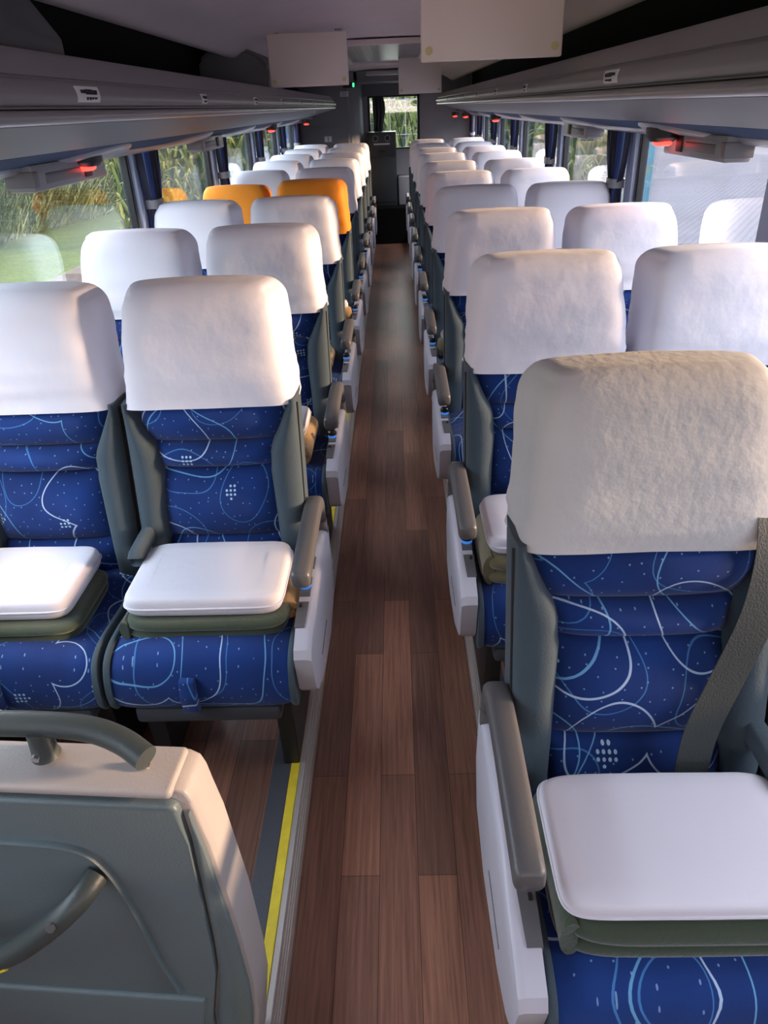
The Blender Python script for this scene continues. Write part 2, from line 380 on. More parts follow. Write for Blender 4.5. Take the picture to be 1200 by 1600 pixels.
PIL = {-1: [-1.5, .45, 2.02, 3.68, 5.32, 6.92, 8.45, 9.95], 1: [-1.5, .55, 2.30, 3.76, 5.43, 7.12, 8.6, 10.05, 11.45]}
SILL, HEAD = .84, 1.575
wn = 0
for s, nm in ((-1, 'left'), (1, 'right')):
    a, b = sorted((s*WX, s*(WX+.06)))
    bm = B(); box(bm, a, b, YB, YE, -.02, SILL); box(bm, a, b, YB, YE, HEAD, 2.25)
    box(bm, a, b, PIL[s][-1], YE, SILL, HEAD)
    for py in PIL[s][1:-1]: box(bm, *sorted((s*WX, s*(WX+.032))), py-.03, py+.03, SILL, HEAD)
    struct('wall_'+nm, bm, M['wallgrey'])
    for i in range(len(PIL[s])-1):
        wn += 1; ya = PIL[s][i]+.03; yb = PIL[s][i+1]-.03
        bm = B(); x = s*(WX+.018)
        for (p, q, r, t_) in ((ya, ya+.02, SILL, HEAD), (yb-.02, yb, SILL, HEAD), (ya, yb, SILL, SILL+.03), (ya, yb, HEAD-.012, HEAD)):
            box(bm, x-.015, x+.015, p, q, r, t_)
        fr = struct('window_%d' % wn, bm, M['frame'])
        bm = B(); box(bm, x-.003, x+.003, ya+.015, yb-.015, SILL+.025, HEAD-.01); finish(bm, 'window_pane', M['glass'], fr, smooth=False)
        if i > 0:   # pillar trim facing the cabin
            bm = B(); a2, b2 = sorted((s*(WX-.02), s*WX)); box(bm, a2, b2, PIL[s][i]-.02, PIL[s][i]+.085, SILL, HEAD, .004)
            struct('trim_%d' % (10+wn), bm, M['pillar'])
# unseen front bulkhead; small windscreen opening and added tint hold back the light
bm = B(); box(bm, -1.2, 1.2, YB-.06, YB, -.06, 1.5); box(bm, -1.2, 1.2, YB-.06, YB, 2.1, 2.25); box(bm, -1.2, -1.0, YB-.06, YB, 1.5, 2.1); box(bm, 1.0, 1.2, YB-.06, YB, 1.5, 2.1)
struct('wall_front', bm, M['wallgrey'])
bm = B(); 
for a_ in ((-1.0, -.96, 1.5, 2.1), (.96, 1.0, 1.5, 2.1), (-1.0, 1.0, 1.5, 1.53), (-1.0, 1.0, 2.07, 2.1)): box(bm, a_[0], a_[1], YB-.05, YB-.01, a_[2], a_[3])
wf = struct('window_29', bm, M['frame'])
bm = B(); box(bm, -.97, .97, YB-.033, YB-.027, 1.52, 2.08); finish(bm, 'window_pane', M['glass_dark'], wf, smooth=False)
# rear wall with its window opening
WX0, WX1, WZ0, WZ1 = -.30, .425, 1.165, 1.835
bm = B()
for a in ((-1.2, WX0, -.06, 2.25), (WX1, 1.2, -.06, 2.25), (WX0, WX1, -.06, WZ0), (WX0, WX1, WZ1, 2.25)): box(bm, a[0], a[1], YE, YE+.06, a[2], a[3])
struct('wall_rear', bm, M['wallpale'])
bm = B()
for a in ((WX0, WX0+.03, WZ0, WZ1), (WX1-.035, WX1, WZ0, WZ1), (WX0, WX1, WZ0, WZ0+.02), (WX0, WX1, WZ1-.02, WZ1)): box(bm, a[0], a[1], YE-.02, YE+.05, a[2], a[3])
rw = struct('window_30', bm, M['frame'])
bm = B(); box(bm, WX0+.02, WX1-.02, YE+.02, YE+.026, WZ0+.01, WZ1-.01); finish(bm, 'window_pane', M['glass'], rw, smooth=False)
bm = B(); box(bm, WX0-.1, 1.12, YE-.05, YE, WZ1+.0, 2.1); struct('trim_40', bm, M['wallgrey'])
# lavatory block at the left rear: face and the slanting side beside the rear window
bm = B(); poly = [(-1.14, 10.45), (-.50, 10.45), (-.455, 10.50), (-.36, YE), (-1.14, YE)]
a = [bm.verts.new((x, y, 0)) for x, y in poly]; c = [bm.verts.new((x, y, 2.1)) for x, y in poly]
bm.faces.new(a); bm.faces.new(c)
for i in range(5): bm.faces.new((a[i], a[(i+1) % 5], c[(i+1) % 5], c[i]))
bmesh.ops.bevel(bm, geom=[e for e in bm.edges if abs(e.verts[0].co.z-e.verts[1].co.z) > 1], offset=.02, segments=3, affect='EDGES')
lav = finish(bm, 'lavatory_cabin', M['wallgrey']); tag(lav, 'dark grey lavatory cabin filling the left rear corner behind the last seats', 'cabin')
bm = B(); prism_y(bm, [(-1.1, .5), (-.56, .5), (-.52, .54), (-.52, 1.40), (-.58, 1.50), (-1.1, 1.52)], 10.435, 10.452, .005); finish(bm, 'door_panel', M['wallgrey'], lav)
bm = B(); box(bm, -.83, -.74, 10.425, 10.436, 1.335, 1.40, .002); sg = finish(bm, 'door_sign', M['sticker'], lav)
bm = B(); box(bm, -.788, -.778, 10.420, 10.426, 1.345, 1.372); cyl(bm, (-.783, 10.423, 1.380), (0, 1, 0), .006, .006); box(bm, -.82, -.75, 10.42, 10.426, 1.39, 1.393); finish(bm, 'pictogram', M['ink'], sg, smooth=False)
bm = B(); box(bm, -.60, -.50, 10.44, 10.452, 1.83, 1.885, .002); s2 = finish(bm, 'notice_plate', M['sticker'], lav)
bm = B()
for q in range(3): box(bm, -.59+.01*(q % 2), -.51, 10.435, 10.441, 1.84+.014*q, 1.845+.014*q)
finish(bm, 'notice_lines', M['ink'], s2, smooth=False)
bm = B(); box(bm, -.455, -.445, 10.6, 10.9, 1.3, 1.34, .004); finish(bm, 'door_latch', M['blk'], lav)
# black step at the end of the aisle and the galley cabinet on it
bm = B(); box(bm, -.33, 1.1, 10.9, YE, 0, .47, .01); struct('floor_step_rear', bm, M['stepdark'])
cb = thing('galley_cabinet', 'tall dark grey galley cabinet under the rear window at the end of the aisle', 'cabinet', (-.115, 11.32, .47))
bm = B(); box(bm, -.195, .195, -.12, .30, 0, .93, .006); finish(bm, 'body', M['cabinet'], cb)
bm = B(); box(bm, -.18, .18, -.132, -.118, .05, .62, .004); dr = finish(bm, 'door', M['cabinet'], cb)
bm = B(); box(bm, -.04, .04, -.142, -.13, .685, .705, .003); finish(bm, 'handle_slot', M['blk'], cb)
bm = B(); box(bm, -.18, .18, -.130, -.118, .635, .915, .004); fp = finish(bm, 'top_panel', M['cabinet'], cb)
for q in (-.085, .08):
    bm = B(); tube(bm, [(q+.035*math.cos(a*math.pi/10), -.135, .855+.035*math.sin(a*math.pi/10)) for a in range(21)], .005, 6); rg = finish(bm, 'speaker_ring', M['trimgrey'], fp)
    bm = B(); cyl(bm, (q, -.133, .855), (0, 1, 0), .03, .006); finish(bm, 'speaker_grille', M['blk'], fp)
bm = B(); box(bm, -.11, .11, -.136, -.128, .775, .795, .001); finish(bm, 'label_strip', M['sticker'], fp)
bm = B(); box(bm, .10, .30, 11.25, YE, .47, .83, .01); o = finish(bm, 'waste_bin', M['wallpale']); tag(o, 'pale grey box bin beside the dark galley cabinet under the rear window', 'bin')

# ceiling fittings
t = thing('ceiling_hatch', 'ribbed translucent ceiling hatch in the middle of the coach', 'hatch', (-.02, 7.2, 2.105))
bm = B()
for a in ((-.36, -.32, -1.3, 1.3), (.32, .36, -1.3, 1.3), (-.36, .36, -1.3, -1.26), (-.36, .36, 1.26, 1.3)): box(bm, a[0], a[1], a[2], a[3], -.03, .005, .004)
finish(bm, 'hatch_frame', M['ceil'], t)
bm = B(); box(bm, -.32, .32, -1.26, 1.26, -.008, .004)
for q in range(36): box(bm, -.30+q*.0168, -.294+q*.0168, -1.2, 1.2, -.014, -.008)
finish(bm, 'ribbed_panel', M['trimgrey'], t)
bm = B(); box(bm, -.26, .14, 10.0, 10.12, 2.03, 2.075, .01); o = finish(bm, 'ceiling_lamp', M['trimgrey']); tag(o, 'slim unlit grey lamp bar across the ceiling before the rear window', 'lamp')
bm = B(); box(bm, -.40, .5, 10.7, YE, 1.98, 2.11, .01); struct('trim_41', bm, M['wallgrey'])
t = thing('exit_lamp', 'small green exit lamp glowing beside the ceiling above the rear left corner', 'lamp', (-.44, 10.42, 1.95))
bm = B(); box(bm, -.12, .03, 0, .03, -.03, .03, .004); finish(bm, 'lamp_body', M['blk'], t)
bm = B(); box(bm, -.0, .022, -.006, .002, -.022, .022, .002); finish(bm, 'lamp_lens', M['green'], t)

# ------------------------------------------------------------ luggage racks
def rack(s, nm, y1):
    t = thing('luggage_rack', 'grey open luggage rack running along the %s side above the windows' % nm, 'luggage rack', (0, 0, 0), 'luggage racks')
    ys = [YB]+[y1-1.2+1.2*math.sin(k/10*math.pi/2) for k in range(11)]
    def shift(y):    # rounded rear end: the lip curves outward
        k = max(0, (y-(y1-1.2))/1.2)
        return .42*(1-math.sqrt(max(0, 1-k*k)))
    def seg(name, pts, m, nring=1):
        bm = B(); rings = []
        for y in ys:
            sh = shift(y); rings.append([(s*min(1.13, x+sh*max(0, (1.13-x)/.5)), y, z) for x, z in pts])
        loft(bm, rings); return finish(bm, name, m, t, sharp=50)
    lip = catmull([(.665, 1.80), (.655, 1.822), (.640, 1.822), (.622, 1.805), (.607, 1.783), (.603, 1.777)], 3, False) + \
          [(.606, 1.775), (.606, 1.772)] + catmull([(.597, 1.770), (.586, 1.757), (.584, 1.742), (.590, 1.731), (.599, 1.728)], 3, False) + [(.604, 1.727), (.604, 1.724)]
    seg('lip_upper', lip+[(.63, 1.724), (.66, 1.75)], M['rack'])
    seg('lip_lower', catmull([(.596, 1.722), (.590, 1.714), (.593, 1.703), (.605, 1.698), (.63, 1.698)], 3, False)+[(.64, 1.71), (.63, 1.722)], M['rackband'])
    seg('underside_panel', [(.612, 1.697), (.625, 1.693), (.905, 1.6265), (.912, 1.632), (.905, 1.64), (.64, 1.71)], M['rackunder_shaded'])
    seg('shelf_lining', [(.66, 1.745), (.90, 1.71), (1.11, 1.72), (1.115, 2.15), (.96, 2.19), (.96, 2.198), (1.13, 2.198), (1.13, 1.69), (.9, 1.655), (.64, 1.715)], M['rackdark'])
    # blue cloth soffit and the wavy service trim below it
    bm = B(); prism_y(bm, [(s*.905, 1.632), (s*.908, 1.6255), (s*1.135, 1.566), (s*1.135, 1.64)], YB, y1-.05); finish(bm, 'soffit_cloth', M['trimblue'], t, smooth=False)
    sz_ = lambda x: 1.6255-(x-.908)*.262
    bm = B(); rings = []
    n = int((y1-.1-YB)/.04)
    for k in range(n+1):
        y = YB+.04*k; ph = ((y-2.93)/1.42) % 1.0
        d = min(ph, 1-ph)           # 0 at the middle of a lobe
        lobe = .5+.5*math.cos(min(1, d/.34)*math.pi)
        xi = 1.055-.135*lobe
        rings.append([(s*xi, y, sz_(xi)+.002), (s*(xi+.002), y, sz_(xi)-.006), (s*(xi+.02), y, sz_(xi+.02)-.013), (s*1.09, y, sz_(1.09)-.014), (s*1.137, y, sz_(1.135)-.008), (s*1.137, y, sz_(1.135)+.01)])
    loft(bm, rings); finish(bm, 'service_trim', M['trimgrey'], t, sharp=60)
    # seat number stickers on the lip
    spots = {-1: [1.72, 2.78, 3.82, 4.75, 5.7, 6.65, 7.6], 1: [2.12, 3.45, 4.4, 5.35, 6.3, 7.25, 8.2]}[s]
    for j, y in enumerate(spots):
        hw = .046 if j != 1 or s < 0 else .028
        hw = .062 if j == 0 else .038
        pts = [(.5850, 1.7635), (.5826, 1.756), (.5817, 1.748), (.5826, 1.740), (.5850, 1.735)]
        bm = B(); loft(bm, [[(s*x, yy, z) for x, z in pts]+[(s*(x+.004), yy, z) for x, z in reversed(pts)] for yy in (y-hw, y+hw)])
        st = finish(bm, 'seat_number_sticker', M['sticker'], t)
        bm = B()
        for q, z0, z1 in ((-.45, .751, .757), (-.05, .749, .758), (.40, .749, .757), (-.05, .739, .744), (.40, .740, .744)):
            a, b2 = sorted((s*.5795, s*.583)); yq = y+q*hw*1.1; ww = hw*.13
            for e in (-1, 1):
                box(bm, a, b2, yq+e*ww-ww*.75, yq+e*ww-ww*.3, 1+z0, 1+z1); box(bm, a, b2, yq+e*ww-ww*.75, yq+e*ww+ww*.6, 1+z1-.002, 1+z1)
                if z0 > .745: box(bm, a, b2, yq+e*ww+ww*.1, yq+e*ww+ww*.6, 1+z0, 1+z1); box(bm, a, b2, yq+e*ww-ww*.75, yq+e*ww+ww*.6, 1+z0, 1+z0+.002)
        finish(bm, 'printed_number', M['ink'], st, smooth=False)
    return t
rack(-1, 'left', 10.4); rk = rack(1, 'right', 11.45)
# red call lamps, and solid boxes shaped after reflections in the window glass
def red_lamp(x, y, lab):
    t = thing('call_lamp', lab, 'lamp', (x, y, 1.585), 'red call lamps under the racks')
    bm = B(); loft(bm, [[(a, b, z) for a, b in se(0, 0, rx, ry, 2.4, 20)] for z, rx, ry in ((.02, .05, .085), (-.01, .048, .08), (-.024, .036, .06))]); finish(bm, 'lamp_housing', M['blk'], t)
    bm = B(); loft(bm, [[(a, b, z) for a, b in se(0, -.012, rx, ry, 2.4, 20)] for z, rx, ry in ((-.018, .03, .052), (-.032, .028, .05), (-.037, .02, .04))]); finish(bm, 'lamp_lens', M['red'], t)
for x, y, lab in ((-1.03, 2.80, 'glowing red lamp nearest the camera under the left luggage rack'), (-1.0, 7.05, 'small red lamp under the left rack, second from the camera'),
                  (-.97, 9.7, 'tiny red lamp under the rear end of the left luggage rack'), (.985, 2.9, 'glowing red lamp nearest the camera under the right luggage rack'),
                  (.965, 7.45, 'small red lamp under the right rack, second from the camera'), (.93, 10.1, 'tiny red lamp under the right rack, third from the camera'),
                  (.87, 11.0, 'tiny red lamp at the rear end of the right luggage rack')):
    red_lamp(x, y, lab)
def reflection_box(s, y0, y1, lab):
    t = thing('reflected_unit_box', lab, 'reflected unit', (s*1.07, (y0+y1)/2, 1.58), 'reflected unit boxes under the racks')
    h = (y1-y0)/2
    bm = B(); box(bm, -.04, .04, -h, h, -.062, .012, .006); o = finish(bm, 'box_body', M['trimgrey'], t)
    bm = B(); box(bm, -.046, .046, h*.30, h*.50, -.05, .0, .003); finish(bm, 'box_slot', M['blk'], t)
    bm = B(); box(bm, -.045, .045, -h-.006, -h+.03, -.05, -.006, .003); finish(bm, 'end_cap', M['rack'], t)
    bm = B(); box(bm, -.044, .044, -h*.72, h*.2, -.045, -.015, .004); finish(bm, 'box_grille', M['rack'], t)
reflection_box(-1, 2.36, 2.98, 'grey box standing for a window reflection under the left rack beside the nearest red lamp')
reflection_box(-1, 4.55, 5.15, 'grey box standing for a window reflection under the left rack between first and second curtain')
reflection_box(1, 2.44, 3.0, 'pale box standing for a window reflection under the right rack beside the nearest red lamp')
reflection_box(1, 4.2, 4.8, 'pale box standing for a window reflection under the right rack just behind the nearest right curtain')
# dark housings inside the left rack
bm = B(); loft(bm, [[(-.70-x, y, z) for x, z in ((0, 1.755), (-.02, 1.93), (.03, 2.0), (.12, 2.035), (.32, 2.03), (.39, 1.98), (.39, 1.755))] for y in (5.0, 5.7)]); 
bmesh.ops.bevel(bm, geom=bm.edges[:], offset=.02, segments=3, affect='EDGES')
o = finish(bm, 'air_duct_housing', M['wallgrey']); tag(o, 'bulky grey air duct housing inside the left rack next to the hanging monitor', 'duct housing')
bm = B(); prism_y(bm, [(-1.09, 1.745), (-.68, 1.765), (-.68, 1.86), (-.80, 2.03), (-1.09, 2.06)], 1.5, 1.9, .01); o = finish(bm, 'rack_divider', M['shell']); tag(o, 'dark slanted divider inside the left luggage rack at the upper left corner', 'divider')
bm = B(); box(bm, -.84, -.76, 1.492, 1.499, 1.88, 1.93, .001); finish(bm, 'paper_label', M['sticker'], o)

# ------------------------------------------------------------ monitors
def monitor(x0, x1, y, z0, z1, lab, m, yaw=0):
    t = thing('ceiling_monitor', lab, 'monitor', ((x0+x1)/2, y, z1), 'flip-down monitors', rotz=yaw)
    w2 = (x1-x0)/2; h = z1-z0
    bm = B(); box(bm, -w2, w2, -.012, .022, -h, 0, .006, 3); finish(bm, 'monitor_back', m, t)
    bm = B(); box(bm, -w2+.015, w2-.015, .0225, .026, -h+.015, -.02); finish(bm, 'screen', M['knob'], t, smooth=False)
    for q in (-1, 1):
        bm = B(); cyl(bm, (q*(w2-.025), -.014, -h+.03), (0, 1, 0), .012, .008, 20); finish(bm, 'rubber_pad', M['pad'], t)
        bm = B(); tube(bm, [(q*w2*.8-.02, .005, .004), (q*w2*.8+.02, .005, .004)], .01, 10); finish(bm, 'hinge', M['trimgrey'], t)
monitor(.137, .592, 2.8, 1.826, 2.10, 'large beige monitor back nearest the camera, hanging right of the aisle', M['monitor'])
monitor(-.66, -.207, 4.9, 1.822, 2.085, 'beige monitor back hanging from the ceiling left of the aisle', M['monitor'])
monitor(.108, .513, 8.0, 1.80, 2.10, 'farthest beige monitor back, hanging in front of the rear window', M['monitor_far'])

# ------------------------------------------------------------ curtains
def curtain(s, yc, lab, top=.16, tie=.06, bot=.085, zt=1.60, first=[None]):
    t = thing('curtain', lab, 'curtain', (s*1.115, yc, .0), 'navy striped window curtains')
    bm = B(); rings = []; uvs = []; K = 64; zs = [zt-.02*k for k in range(38)]; ztie = 1.34
    for z in zs:
        if z > ztie: k = (z-ztie)/(zt-ztie); hw = tie+(top-tie)*math.sin(k*math.pi/2)**.8
        else: k = (ztie-z)/.45; hw = tie+(bot-tie)*min(1, k*2)
        ring = []; uvr = []
        for j in range(K):
            a = 2*math.pi*j/K; c, q = math.cos(a), math.sin(a)
            pl = .012*math.sin(c*26+z*2)*(1 if q > 0 else .8)
            ring.append((-s*(.0+q*(.02)+pl), hw*c-(.04*(1-(hw/top))), z)); uvr.append((.5+.5*c*(1 if q > 0 else .97), z))
        uvr.append(uvr[0]); rings.append(ring); uvs.append(uvr)
    loft(bm, rings, uvs=uvs); finish(bm, 'cloth', M['curtain'], t)
    bm = B(); loft(bm, [[(x, y-.022, z) for x, y in se(0, 0, .038, tie+.008, 3, 28)] for z in (ztie-.02, ztie+.02)]); finish(bm, 'tieback', M['trimgrey'], t)
    return t
ordn = ['nearest the camera', 'second from the camera', 'third from the camera', 'fourth from the camera', 'fifth from the camera', 'farthest from the camera']
for i, y in enumerate((3.80, 5.46, 7.06, 8.60, 9.86)):
    curtain(-1, y, 'navy striped curtain tied at the left windows, %s' % (ordn[i] if i < 4 else ordn[5]), top=.13 if i < 4 else .08)
for i, y in enumerate((3.92, 5.60, 7.29, 8.77, 10.22, 11.2)):
    curtain(1, y, 'navy striped curtain tied at the right windows, %s' % ordn[i])
# dark curtain at the rear window
bm = B(); rings = []
for k in range(16):
    z = WZ1-.01-.042*k; hw = .075+.012*math.sin(k*.5); cx = -.155+.012*math.sin(k*.4)
    rings.append([(cx+hw*math.cos(a), YE-.06+.02*math.sin(a)+.006*math.sin(9*math.cos(a)), z) for a in [2*math.pi*j/40 for j in range(40)]])
loft(bm, rings); o = finish(bm, 'curtain', M['blk']); tag(o, 'black curtain gathered at the left of the rear window', 'curtain')
t = thing('fence', 'thin metal rails seen across the rear window behind the coach', 'fence', (0, 13.2, -1.3))
for z in (2.98, 3.09, 2.6): bm = B(); tube(bm, [(-2, 0, z), (2, 0, z)], .006, 8); finish(bm, 'rail', M['trimgrey'], t)
for q in range(-8, 9): bm = B(); tube(bm, [(q*.25, .02, 0), (q*.25, .02, 3.25)], .005, 8); finish(bm, 'post', M['trimgrey'], t)
for q, xx in ((0, .08), (1, .27)):
    bm = B(); tube(bm, [(xx+.09, YE+.045, 1.18), (xx, YE+.045, 1.62)], .007, 6); o = finish(bm, 'window_wiper', M['blk'])
    tag(o, 'thin black wiper slanting across the rear window, %s' % ('the left of the two' if q == 0 else 'the right of the two'), 'wiper', 'rear wipers')

# ------------------------------------------------------------ seats
HZ = .45   # hinge height above the platform
HY = -.10
def ramp(z, a, b, va, vb):
    k = min(1, max(0, (z-a)/(b-a))); return va+(vb-va)*k
def wblue(z): return ramp(z, .33, .45, .148, .205) if z > .28 else ramp(z, 0, .28, .158, .145)
SL = .16
def back_shape(parent):
    # grey padded shell that the cushion and bolsters sit on
    bm = B(); rings = []
    for k in range(22):
        z = -.06+.70*k/21; hw = ramp(z, .36, .46, .212, .15) if z > .1 else ramp(z, -.06, .1, .19, .212)
        rings.append([(x, SL*z+.07+y, z) for x, y in se(0, 0, hw, .05, 5, 28)])
    loft(bm, rings); sh = finish(bm, 'backrest', M['shell'], parent, loc=(0, HY, HZ))
    # blue centre with the horizontal pinches
    pin = [-.03, .09, .285, .355, .475]
    def bulge(z):
        for a, b in zip(pin, pin[1:]):
            if a <= z <= b:
                k = (z-a)/(b-a); return .046*(max(0, math.sin(k*math.pi))**.55)
        return 0
    bm = B(); rings = []; zs = []
    for a, b in zip(pin, pin[1:]): zs += [a+(b-a)*(.5-.5*math.cos(math.pi*k/11)) for k in range(11)]
    zs.append(pin[-1])
    for z in zs:
        w2 = min(.196, wblue(z)+.012); yb = SL*z+.075; ring = []
        for j in range(25):
            u = -1+2*j/24; e = (1-abs(u)**6)
            ring.append((u*w2, SL*z+.024-bulge(z)*e-.008*(1-u*u), z))
        ring += [(w2, yb, z), (-w2, yb, z)]
        rings.append(ring)
    loft(bm, rings); finish(bm, 'back_cushion', M['fabric'], sh, uvf=lambda c: (c.x, c.z))
    for s in (-1, 1):
        bm = B(); rings = []
        for k in range(30):
            z = -.05+.515*k/29; wi = wblue(z); xo = .226 if z > .05 else ramp(z, -.05, .05, .218, .226)
            f = .032 if z < .35 else ramp(z, .35, .5, .032, .022)
            f *= ramp(z, -.05, .06, .5, 1)
            wdt = xo-wi; y0 = SL*z
            pr = [(wi-.004, y0+.03), (wi-.001, y0+.004), (wi+.14*wdt, y0-f*.72), (wi+.45*wdt, y0-f), (wi+.78*wdt, y0-f*.82), (xo-.003, y0-f*.25), (xo, y0+.03), (xo-.002, y0+.10), (xo-.02, y0+.118), (wi, y0+.11)]
            rings.append([(s*x, y, z) for x, y in catmull(pr, 3)])
        loft(bm, rings); finish(bm, 'side_bolster', M['bolster'], sh, sharp=70)
        bm = B(); tube(bm, [(s*.2263, SL*z+.004, z) for z in [-.05+.50*k/20 for k in range(21)]], .0028, 6); finish(bm, 'piping', M['piping'], sh)
    return sh
def make_cover(parent, m, seed, wear=0, name='headrest_cover', half=.2215, dy=0):
    bm = B(); rings = []; K = 72; zt = .738; zb = .452; R = .055
    zs = [zb+(zt-R-zb)*k/17 for k in range(18)]
    lv = [(z, 0, 0) for z in zs]+[(zt-R+R*math.sin(a), R*(1-math.cos(a)), R*.85*(1-math.cos(a))) for a in [math.pi/2*k/9 for k in range(1, 10)]]
    for z, dx, dyy in lv:
        k = (z-zb)/(zt-zb)
        hw = half+.006-.012*k-dx*.95+(.003 if z == zb else 0); hd = .088-.006*k-dyy*.95
        ring = []
        for x, y in se(0, 0, hw, hd, 7, K):
            fr_ = max(0, -y/hd) if hd > 0 else 0
            x2 = x*(1-.15*(.35+.65*k)*min(1, max(0, .5-y/(2*hd) if hd > 0 else 0)*1.15)*(1 if z < zt-.01 else .7)); crown = .010*(1-(x/half)**2)*(k if k > 0 else 0)
            ym = SL*z+.045+y+(.012*(1-k)*(1-fr_*0))-.012*math.sin(k*math.pi)*fr_
            p = Vector((x2, ym, z+crown))
            nn = noise.noise(Vector((x2*9+seed, ym*9, z*16)))*.005+noise.noise(Vector((x2*5+seed, ym*14, z*46)))*.0075*(1-k)**2
            if wear: nn += noise.noise(Vector((x2*60, z*60, 1)))*.0008
            p += Vector((x2*1.2, y*2, 0)).normalized()*nn if (abs(x2)+abs(y)) > .01 else Vector((0, 0, 0))
            ring.append(p)
        rings.append(ring)
    loft(bm, rings); o = finish(bm, name, m, parent, sharp=60)
    return o
def cover_seams(parent, m):
    for s in (-1, 1):
        bm = B(); pts = []
        for k in range(14):
            z = .46+.25*k/13; kk = (z-.452)/.303
            pts.append((s*(.196-.010*kk), SL*z+.045-.082+.022+.012*(1-kk)-.010*math.sin(kk*math.pi), z))
        tube(bm, pts, .0022, 6); finish(bm, 'cover_seam', m, parent)

CUSH = [(-.06, .30), (-.06, .44), (-.12, .452), (-.25, .445), (-.36, .455), (-.435, .455), (-.478, .435), (-.498, .39), (-.502, .345), (-.49, .305), (-.45, .288), (-.30, .29)]
def cushion(parent):
    bm = B(); sec = catmull(CUSH, 4); rings = []
    cy = sum(p[0] for p in sec)/len(sec); cz = sum(p[1] for p in sec)/len(sec)
    for j in range(17):
        u = -1+2*j/16; x = .213*u; k = 1-.12*abs(u)**8
        rings.append([(x, cy+(y-cy)*(1-.02*abs(u)**8), cz+(z-cz)*k-.004*(u*u)+.008*(1-u*u)*(1 if z > .4 else 0)) for y, z in sec])
    loft(bm, rings); c = finish(bm, 'seat_cushion', M['fabric'], parent, uvf=lambda c: (c.x, c.y-c.z), sharp=60)
    for s in (-1, 1):
        bm = B(); rings = []
        for x, k in ((.211, .93), (.214, .985), (.218, 1.015), (.222, 1.01), (.225, .97), (.226, .90)):
            rings.append([(s*x, cy+(y-cy)*(1.01+.0*(k-1)), cz+(z-cz)*k) for y, z in sec])
        loft(bm, rings); finish(bm, 'cushion_bolster', M['bolster'], parent, sharp=70)
    bm = B(); box(bm, -.18, .18, -.485, -.30, .245, .292, .012); finish(bm, 'leg_rest', M['shell'], parent)
    bm = B(); prism_x(bm, [(-.498, .405), (-.514, .40), (-.525, .36), (-.518, .31), (-.495, .295), (-.492, .34)], -.045, -.008, .004); finish(bm, 'leg_rest_tab', M['fabric'], parent)
def pedestal(parent):
    for x in (-.17, .17):
        bm = B(); prism_x(bm, [(-.40, 0), (-.06, 0), (-.10, .27), (-.42, .27), (-.40, .12)], x-.022, x+.022, .006); finish(bm, 'leg', M['blk'], parent)
    bm = B(); box(bm, -.19, .19, -.42, -.06, .25, .29, .006); finish(bm, 'seat_frame', M['blk'], parent)
def armrest(parent, x, name='armrest', y1=-.40, w2=.0235, zt=.625, m=None):
    bm = B(); path = catmull([(x, .015, .46), (x, .0, .54), (x, -.03, zt-.022), (x, -.09, zt-.008), (x, -.22, zt-.010), (x, y1, zt-.018)], 5, False)
    rings = []
    n = len(path)
    for i, p in enumerate(path):
        a = Vector(path[max(0, i-1)]); b = Vector(path[min(n-1, i+1)]); d = (b-a).normalized(); nrm = Vector((0, -d.z, d.y))
        if nrm.z < 0 and abs(d.y) > .3: nrm = -nrm
        th = .022 if i > 8 else .018
        sc = 1
        rings.append([Vector(p)+Vector((1, 0, 0))*u*sc+nrm*v*sc for u, v in se(0, 0, w2, th, 3.6, 20)])
    e = Vector(path[-1])
    for dd, sc in ((.006, .93), (.010, .75)):
        rings.append([e+Vector((0, -dd, -.002))+(q-e)*sc for q in rings[n-1]])
    loft(bm, rings); return finish(bm, name, m or M['arm'], parent, sharp=60)
